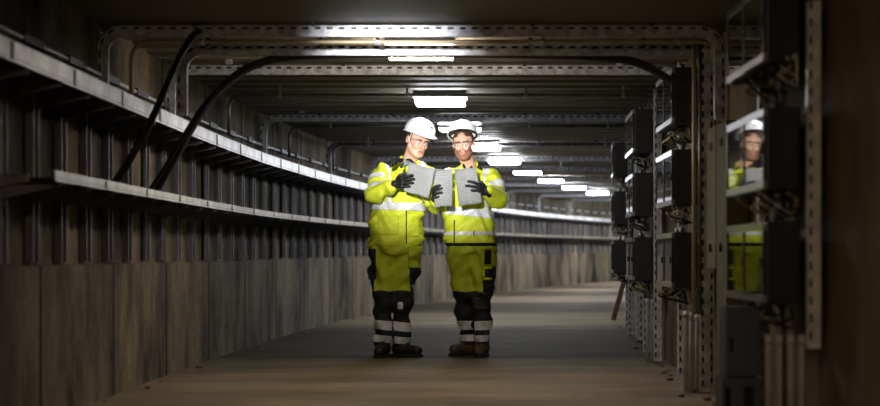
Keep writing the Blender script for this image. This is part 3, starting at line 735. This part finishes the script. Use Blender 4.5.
    for (nm, c0, c1, mt) in S['front']:
        band(tor, (c0[0] - .01, -.3, c0[1] - .01), (c1[0] + .01, -.02, c1[1] + .01), [((c0[0], 0, 0), (-1, 0, 0), True), ((c1[0], 0, 0), (1, 0, 0), True), ((0, 0, c0[1]), (0, 0, -1), True), ((0, 0, c1[1]), (0, 0, 1), True), ((0, -.03, 0), (0, 1, 0), True)], mt, nm, off=.007)
    for s in 'RL':   # knitted cuffs
        u = unit(J['wr' + s] - J['el' + s]); w = J['wr' + s]
        sdf_mesh('cuff', lambda P: d_rc(P, w - u * .03, w + u * .012, .042, .037), w - .09, w + .09, .006, [M['navy']], root, parent=jk)
    # ---- gloves
    for s in 'RL':
        w, d_, p_, t_ = [np.asarray(v, float) for v in S['hand' + s][:4]]; du = unit(d_)
        def gl(P):
            return smin(hand_sdf(P, hands[s], .0012), d_rc(P, w - du * .035, w + du * .01, .033, .026), .015)
        g2 = S.get('grey' + s)
        cc = w + du * .07
        sdf_mesh('glove', gl, cc - .125, cc + .125, .0034, [M['glovek'], M['gloveg']], root,
                 (lambda c, n: 1 if g2 and (np.array(c) - w) @ du < .078 else 0), smooth_it=1)
    # ---- hair, helmet, glasses
    def hair(P):
        q = to_local(P, hc, Rm); d = d_el(q, (0, .018, .036), (.083, .099, .084)) + .0015 * np.sin(q[0] * 300) * np.sin(q[2] * 120 + q[1] * 200)
        reg = smin(S['fringe'] - q[2], -.022 - q[1], .01); d = smax(d, reg, .006); d = smax(d, -.06 - q[2], .01)
        for s in (-1, 1): d = smax(d, -d_el(q, (s * .085, .012, -.004), (.014, .024, .034)), .004)
        return d
    sdf_mesh('hair', hair, hc - .14, hc + .14, .0045, [M['hair']], root)
    Hm = Rm @ rot(*S['helm_rot']); hp = hc + Rm @ V(*S['helm_off'])
    def helm_pt(th, k):
        # k 0..1 dome from crown to rim, >1 flange
        fx, fy = math.cos(th), math.sin(th)
        if k <= 1:
            ph = k * PI / 2; r = math.sin(ph) ** .9; z = .112 * math.cos(ph) ** .85 if ph < PI / 2 - 1e-6 else 0
            ridge = .005 * max(0, 1 - abs(fx * r) * 6) * (1 - k) + .002 * math.cos(th * 8) * (k * (1 - k)) * 3
            return V(fx * .114 * r, .004 + fy * .138 * r, z + ridge)
        e = (k - 1); front = max(0, -fy) ** 3
        out = .010 + .034 * front
        return V(fx * (.114 + out * e), .004 + fy * (.138 + out * e), -.004 * e - .014 * front * e)
    bm = bm_new(); ks = [0.02, .1, .2, .3, .42, .54, .66, .77, .87, .95, 1.0, 1.35, 1.7, 2.0]; n = 48; rings = []
    for k in ks: rings.append([bm.verts.new(hp + Hm @ helm_pt(2 * PI * i / n, k)) for i in range(n)])
    for A, B in zip(rings, rings[1:]):
        for i in range(n): fc(bm, (A[i], B[i], B[(i + 1) % n], A[(i + 1) % n]))
    fc(bm, rings[0]); bmesh.ops.recalc_face_normals(bm, faces=bm.faces[:]); bmesh.ops.solidify(bm, geom=bm.faces[:], thickness=.004)
    he = build('helmet', bm, M['helm'], root, smooth=True, local=True)
    bm = bm_new(); pts = [hp + Hm @ V(math.cos(a) * .106, .004 + math.sin(a) * .128, .0) for a in np.linspace(0, 2 * PI, 40)]
    tube(bm, pts, .008, 8); build('headband', bm, M['strapd'], he, local=True)
    if S['emblem']:
        bm = bm_new(); th0 = S['emblem']
        for (dt, dk, sz) in ((0, 0, .13), (.14, .02, .07)):
            qd = [(dt - sz, .66 - .04 + dk), (dt + sz, .66 - .04 + dk), (dt + sz * .6, .66 + .05 + dk), (dt - sz * .6, .66 + .05 + dk)]
            fc(bm, [bm.verts.new(hp + Hm @ (helm_pt(th0 + a, k) * 1.012)) for a, k in qd])
        bmesh.ops.solidify(bm, geom=bm.faces[:], thickness=.001); build('helmet_logo', bm, M['emb'], he, local=True)
    bm = bm_new()
    for s in (-1, 1): tube(bm, catmull([hc + Rm @ V(s * .088, -.03, .06), hc + Rm @ V(s * .083, -.022, .0), hc + Rm @ V(s * .066, -.035, -.05), hc + Rm @ V(s * .03, -.06, -.105), hc + Rm @ V(0, -.07, -.116)], 5), .0022, 6)
    if S['strap']: build('chin_strap', bm, M[S['strap']], he, local=True)
    else: bm.free()
    gl_ = None
    for s in (-1, 1):
        bm = bm_new(); g = []
        for i in range(9):
            a = i / 8; x = s * (.006 + a * .062); yy = -.112 + .05 * (a ** 2.4); col = []
            for j in range(5):
                b = j / 4 - .5; zh = .036 * (1 - .35 * (abs(a - .5) * 2) ** 3); col.append(bm.verts.new(hc + Rm @ V(x, yy + .006 * abs(b), .006 + b * zh)))
            g.append(col)
        for A, B in zip(g, g[1:]):
            for j in range(4): fc(bm, (A[j], A[j + 1], B[j + 1], B[j]))
        bmesh.ops.solidify(bm, geom=bm.faces[:], thickness=.0016)
        if gl_ is None:
            b2 = bm_new(); tube(b2, [hc + Rm @ V(x, -.113 + .05 * (min(1, abs(x) / .068) ** 2.4), .0245) for x in np.linspace(-.068, .068, 17)], .0022, 6)
            for q in (-1, 1): tube(b2, [hc + Rm @ V(q * .068, -.064, .02), hc + Rm @ V(q * .080, -.02, .016), hc + Rm @ V(q * .085, .02, .008)], .0024, 6)
            gl_ = build('safety_glasses', b2, M['lframe'], root, local=True)
        build('lens', bm, M['lens'], gl_, smooth=True, local=True)
    # ---- boots
    for s in 'RL':
        a = J['an' + s]; f = unit(S['foot' + s]); base = V(a[0], a[1], 0); sd = V(-f[1], f[0], 0)
        def bt(P):
            d = d_rc(P, base - f * .035 + V(0, 0, .062), base + f * .15 + V(0, 0, .052), .05, .041)
            d = smin(d, d_rc(P, base + V(0, 0, .07), a + V(0, 0, .09), .056, .056), .03)
            for k in (.07, .095, .12): d = d - .002 * np.exp(-((P[0] - base[0]) * f[0] + (P[1] - base[1]) * f[1] - k) ** 2 / .00004)
            return smax(d, .018 - P[2], .006)
        lo_, hi_ = base - .24, base + .24; lo_[2] = .0; hi_[2] = .26
        bo = sdf_mesh('boot', bt, lo_, hi_, .006, [M[S['boot']]], root)
        def so(P):
            d = d_rc((P[0], P[1], P[2] * 0), np.array([*(base - f * .035)[:2], 0]), np.array([*(base + f * .15)[:2], 0]), .054, .046)
            return smax(d, np.abs(P[2] - .0125) - .0125, .004)
        lo_[2] = -.012; hi_[2] = .045
        sdf_mesh('sole', so, lo_, hi_, .005, [M['sole']], root, parent=bo)
        bm = bm_new()
        for k in range(4):
            c = base + f * (.055 + .018 * k) + V(0, 0, .118 - .008 * k - (.012 if k > 1 else 0)); tube(bm, [c - sd * .024 - V(0, 0, .006), c + V(0, 0, .002), c + sd * .024 - V(0, 0, .006)], .003, 6)
        build('laces', bm, M['strapd'], bo, local=True)
    return root, trou, tor, fo, jk, tr
def patch(nm, fn, lo_, hi_, mt, parent, root, h=.0065, off=.012, cuts=None):
    return sdf_mesh(nm, lambda P: np.maximum(fn(P) - off, np.maximum.reduce([lo_[0] - P[0], P[0] - hi_[0], lo_[1] - P[1], P[1] - hi_[1], lo_[2] - P[2], P[2] - hi_[2]])), [v - .02 for v in lo_], [v + .02 for v in hi_], h, [M[mt]], root, parent=parent, cuts=cuts)

# ----------------------------------------------------------------- left worker
A = dict(seed=1.3, px=-.012, py=0, hem=.075, kneez=.515, bt=.10, beard=False, strap='helm', boot='bootk', emblem=-PI / 2 + .25, fringe=.075, vx=.03,
    head_rot=(34, 20, 8), helm_rot=(0, -8, 0), helm_off=(0, .0, .068),
    J=dict(head=(.168, -.10, 1.665), neck=(.095, .0, 1.50), shR=(-.105, .02, 1.415), shL=(.245, .03, 1.40), elR=(-.155, -.19, 1.255), elL=(.29, -.14, 1.22), wrR=(.015, -.335, 1.325), wrL=(.118, -.30, 1.475),
           hipR=(-.085, 0, .86), hipL=(.07, .01, .86), knR=(-.095, -.03, .50), knL=(.045, -.005, .50), anR=(-.10, .0, .10), anL=(.04, .045, .10)),
    handR=((.015, -.335, 1.325), (.50, -.72, .12), (.85, .5, 0), (0, 0, 1), (.55, .6, .65, .7), .10, (.7, .9)),
    handL=((.118, -.30, 1.475), (-.74, -.40, .30), (-.20, -.1, -.95), (.25, -.9, -.25), (.5, .6, .65, .7), .30, (.6, .8)), greyL=True,
    footR=(-.15, -1, 0), footL=(.85, -.55, 0), lo=(-.34, -.50, -.02), hi=(.46, .26, 1.83),
    torso=[(.855, -.005, 0, .205, .14), (.90, -.005, 0, .212, .15), (1.0, 0, 0, .205, .148), (1.12, .01, 0, .20, .145), (1.25, .03, 0, .205, .145), (1.36, .055, .005, .205, .135), (1.44, .075, .01, .165, .11), (1.50, .09, .01, .09, .075)],
    side=lambda c: (c.x < -.165 and .52 < c.z < .80) or (c.x > .115 and .50 < c.z < .80),
    bands=((.105, .16), (.205, .275)), legcutR=[((-.028, 0, 0), (1, 0, 0), True)], legcutL=[((-.03, 0, 0), (-1, 0, 0), True)],
    waist=((1.135, 1.195, .03),), brace=((-.075, -.035, 1.19, .06, 0), (.19, .23, 1.19, -.02, 0)), sleeve=(('R', .30, .52, 0), ('R', .82, 1.0, 0), ('L', .35, .55, 0)), front=(('zip', (.083, .88), (.091, 1.13), 'strapd'),))
r1, trou1, tor1, fo1, jk1, tr1 = person('worker', (at(396, 357, 12.40).x, 12.40, .0), A, 'man on the left in yellow hi-vis workwear, black boots and white helmet, reading a sheet')
J1 = lambda P: tor1(P) + fo1(P)
patch('jacket_pocket', J1, (-.13, -.24, .945), (.03, -.05, 1.10), 'hivis', jk1, r1, off=.012)
patch('jacket_pocket', J1, (.105, -.24, .93), (.185, -.05, 1.09), 'hivis', jk1, r1, off=.012)
patch('holster_pocket', trou1, (-.30, -.12, .60), (-.15, .14, .84), 'navy', tr1, r1, off=.022)
patch('holster_pocket', trou1, (.11, -.12, .56), (.30, .14, .82), 'navy', tr1, r1, off=.028)
patch('pocket_flap', trou1, (.10, -.16, .69), (.30, -.02, .86), 'hivist', tr1, r1, off=.032)
patch('knee_emblem', trou1, (.015, -.2, .37), (.06, .0, .43), 'refl', tr1, r1, off=.006)

# ----------------------------------------------------------------- right worker
B = dict(seed=4.1, px=-.0, py=0, hem=.085, kneez=.505, bt=-.03, beard=True, strap=None, boot='bootb', emblem=0, fringe=.062, vx=-.01,
    head_rot=(-9, 8, -4), helm_rot=(0, -25, 0), helm_off=(0, .016, .078),
    J=dict(head=(-.050, -.08, 1.645), neck=(.0, .02, 1.475), shR=(-.165, .02, 1.385), shL=(.165, .03, 1.385), elR=(-.255, -.16, 1.185), elL=(.215, -.19, 1.215), wrR=(-.262, -.33, 1.215), wrL=(.125, -.37, 1.275),
           hipR=(-.085, 0, .86), hipL=(.085, 0, .86), knR=(-.05, .03, .49), knL=(.085, -.02, .49), anR=(-.008, .11, .10), anL=(.095, -.03, .10)),
    handR=((-.262, -.33, 1.215), (-.10, -.80, .30), (.9, .0, .1), (.1, .1, 1), (.55, .6, .65, .7), .10, (.7, .9)),
    handL=((.125, -.37, 1.275), (-.55, -.68, .10), (-.85, .5, 0), (0, 0, 1), (.42, .5, .58, .65), .25, (.7, .9)),
    footR=(-.75, -.62, 0), footL=(-.10, -1, 0), lo=(-.40, -.54, -.02), hi=(.36, .28, 1.82),
    torso=[(.865, .0, 0, .192, .14), (.91, -.002, 0, .20, .148), (1.0, -.005, 0, .198, .148), (1.12, -.01, 0, .195, .145), (1.25, -.005, 0, .20, .145), (1.35, 0, .005, .20, .135), (1.42, 0, .015, .15, .11), (1.48, 0, .02, .085, .075)],
    side=lambda c: c.x > .10 and .50 < c.z < .80,
    bands=((.115, .165), (.205, .275)), legcutR=[((.034, 0, 0), (1, 0, .0), True)], legcutL=[((.034, 0, 0), (-1, 0, 0), True)],
    waist=((1.09, 1.15, .10), (.945, .972, .0)), brace=((.105, .15, 1.13, .0, 0), (-.195, -.155, 1.13, .0, 0)), sleeve=(('L', .42, .62, 0), ('L', .86, 1.0, 0), ('R', .45, .65, 0)), front=(('zip', (-.126, .885), (-.117, 1.06), 'strapd'), ('press_stud', (.028, .945), (.036, .975), 'strapd')))
r2, trou2, tor2, fo2, jk2, tr2 = person('worker', (at(470, 357, 12.50).x, 12.50, .0), B, 'bearded man on the right in yellow hi-vis, brown boots and white helmet, holding sheets')
J2 = lambda P: tor2(P) + fo2(P)
patch('jacket_hem', J2, (-.26, -.24, .858), (.26, .24, .885), 'strapd', jk2, r2, off=.006)
patch('holster_pocket', trou2, (.10, -.22, .52), (.32, .12, .80), 'navy', tr2, r2, off=.022)
patch('pocket_flap', trou2, (.095, -.24, .70), (.215, -.02, .855), 'hivist', tr2, r2, off=.034)
patch('tool_pocket', trou2, (.11, -.26, .715), (.165, -.02, .835), 'strapd', tr2, r2, off=.044)
patch('pocket_loop', trou2, (.10, -.24, .595), (.175, -.02, .615), 'hivis', tr2, r2, off=.036)
patch('pocket_loop', trou2, (.10, -.24, .615), (.115, -.02, .68), 'hivis', tr2, r2, off=.036)
patch('pocket_loop', trou2, (.10, -.24, .68), (.175, -.02, .70), 'hivis', tr2, r2, off=.036)
M['kneepad'] = mat('scuffed_knee_pad', (20, 22, 28), .7, 0, (84, 82, 78), 14, (1, 1, 3), .3, 60, lo=.5, hi=.75)
patch('knee_pad', trou2, (.02, -.24, .36), (.145, -.02, .50), 'kneepad', tr2, r2, off=.012)
for (c0, c1) in (((.015, -.115, 1.475), (-.03, -.135, 1.43)), ((-.03, -.135, 1.43), (.02, -.148, 1.37)), ((-.03, -.135, 1.43), (-.055, -.140, 1.38)), ((-.05, -.09, 1.49), (-.03, -.135, 1.43)), ((.06, -.10, 1.475), (.09, -.10, 1.455))):
    bm = bm_new(); tube(bm, [c0, ((c0[0] + c1[0]) / 2, c0[1] / 2 + c1[1] / 2 - .008, (c0[2] + c1[2]) / 2), c1], .009, 8); build('collar_strap', bm, M['strapd'], jk2, local=True)

# ----------------------------------------------------------------- the sheets
def sheet_mat():
    m, N, L, P = newmat('printed_paper')
    uv = N.new('ShaderNodeTexCoord'); sp = N.new('ShaderNodeSeparateXYZ'); L.new(uv.outputs['UV'], sp.inputs[0])
    def mth(op, a, b=None):
        q = N.new('ShaderNodeMath'); q.operation = op
        for i, v in enumerate((a, b)):
            if v is None: continue
            if isinstance(v, (int, float)): q.inputs[i].default_value = v
            else: L.new(v, q.inputs[i])
        return q.outputs[0]
    row = mth('LESS_THAN', mth('FRACT', mth('MULTIPLY', sp.outputs['Y'], 22)), .55)
    n = N.new('ShaderNodeTexNoise'); n.inputs['Scale'].default_value = 1; n.inputs['Detail'].default_value = 2
    mp = N.new('ShaderNodeMapping'); mp.inputs['Scale'].default_value = (40, 22, 1); L.new(uv.outputs['UV'], mp.inputs[0]); L.new(mp.outputs[0], n.inputs['Vector'])
    word = mth('GREATER_THAN', n.outputs['Fac'], .45)
    n2 = N.new('ShaderNodeTexNoise'); n2.inputs['Scale'].default_value = 3; L.new(uv.outputs['UV'], n2.inputs['Vector'])
    ink = mth('MULTIPLY', mth('MULTIPLY', row, word), mth('ADD', mth('MULTIPLY', n2.outputs['Fac'], .8), .2))
    r = N.new('ShaderNodeValToRGB'); r.color_ramp.elements[0].color = lin((206, 208, 212)); r.color_ramp.elements[1].color = lin((128, 130, 134)); L.new(ink, r.inputs['Fac'])
    L.new(r.outputs['Color'], P.inputs['Base Color']); P.inputs['Roughness'].default_value = .8
    return m
M['paper'] = sheet_mat()
def sheet(TL, TR, BR, BL, ys_, label, fold=None, wave=.012, k=0):
    Ym = sum(ys_) / 4; pts = [at(p[0], p[1], y) for p, y in zip((TL, TR, BR, BL), ys_)]
    bm = bm_new(); uvl = bm.loops.layers.uv.new('UVMap'); n = 14; g = []; uvs = {}
    for i in range(n + 1):
        u = i / n; col = []
        for j in range(n + 1):
            v = j / n; p = (pts[0] * (1 - u) + pts[1] * u) * v + (pts[3] * (1 - u) + pts[2] * u) * (1 - v)
            dy = wave * math.sin(u * PI * 1.6 + k) + wave * .5 * math.sin(v * 5 + u * 3 + k)
            if fold is not None: dy += -.035 * (1 - abs(u - fold) / max(fold, 1 - fold))
            dz = .006 * math.sin(u * 7 + k) * (v - .5)
            w = bm.verts.new(p + Vector((0, dy, dz))); uvs[w] = (u, v); col.append(w)
        g.append(col)
    for a, b in zip(g, g[1:]):
        for j in range(n): fc(bm, (a[j], b[j], b[j + 1], a[j + 1]))
    for f in bm.faces:
        f.smooth = True
        for l in f.loops: l[uvl].uv = uvs[l.vert]
    r = bmesh.ops.solidify(bm, geom=bm.faces[:], thickness=.0012)
    o = build('paper_sheet', bm, M['paper'], origin=pts[3]); tag(o, label, 'paper', 'printed sheets held by the two workers'); return o
sheet((409, 162.5), (435.5, 169), (428.5, 198.5), (403.5, 190.5), (12.04, 12.00, 11.96, 11.98), 'printed grey sheet held up by the left worker', wave=.014, k=.4)
sheet((433.5, 169.5), (452.5, 169.3), (452.3, 206), (434.6, 207.3), (12.12, 12.10, 12.06, 12.05), 'printed grey sheet in the bearded worker\'s right hand, nearer the other man', fold=.35, wave=.005, k=1.2)
sheet((454.0, 168.8), (476.2, 168.2), (482, 202.5), (459, 206.5), (12.12, 12.09, 12.03, 12.06), 'printed grey sheet in the bearded worker\'s left hand, at the right of the three', fold=.5, wave=.005, k=2.5)
cam = bpy.data.cameras.new('camera'); co = bpy.data.objects.new('camera', cam); C.objects.link(co)
co.location = (0, 0, EYE); co.rotation_euler = (PI / 2, 0, 0)
cam.sensor_width = 36; cam.lens = FPX / 880 * 36; cam.shift_x = -(VPX - 440) / 880; cam.shift_y = (HZ - 203) / 880
cam.clip_start = .05; cam.clip_end = 200
cam.dof.use_dof = True; cam.dof.focus_distance = 12.3; cam.dof.aperture_fstop = 1.9
sc = bpy.context.scene; sc.camera = co
w = bpy.data.worlds.new('world'); sc.world = w; w.use_nodes = True; w.node_tree.nodes['Background'].inputs[0].default_value = (0, 0, 0, 1)
sc.view_settings.view_transform = 'Standard'; sc.view_settings.look = 'None'; sc.view_settings.gamma = 1; sc.view_settings.use_curve_mapping = False
sc.view_settings.exposure = EXPO

# unseen spotlight, added as a stand-in strobe to brighten the men's heads and chests
ld = bpy.data.lights.new('added_spot', 'SPOT'); lo_ = bpy.data.objects.new('added_spot', ld); C.objects.link(lo_)
ld.energy = ADDED_SPOT; ld.color = (1, .98, .95); ld.spot_size = math.radians(10); ld.spot_blend = 1; ld.shadow_soft_size = .12
lo_.location = (-.75, 3.0, 1.93); tgt = Vector((-.33, 12.3, 1.60)); lo_.rotation_euler = (tgt - lo_.location).to_track_quat('-Z', 'Y').to_euler()
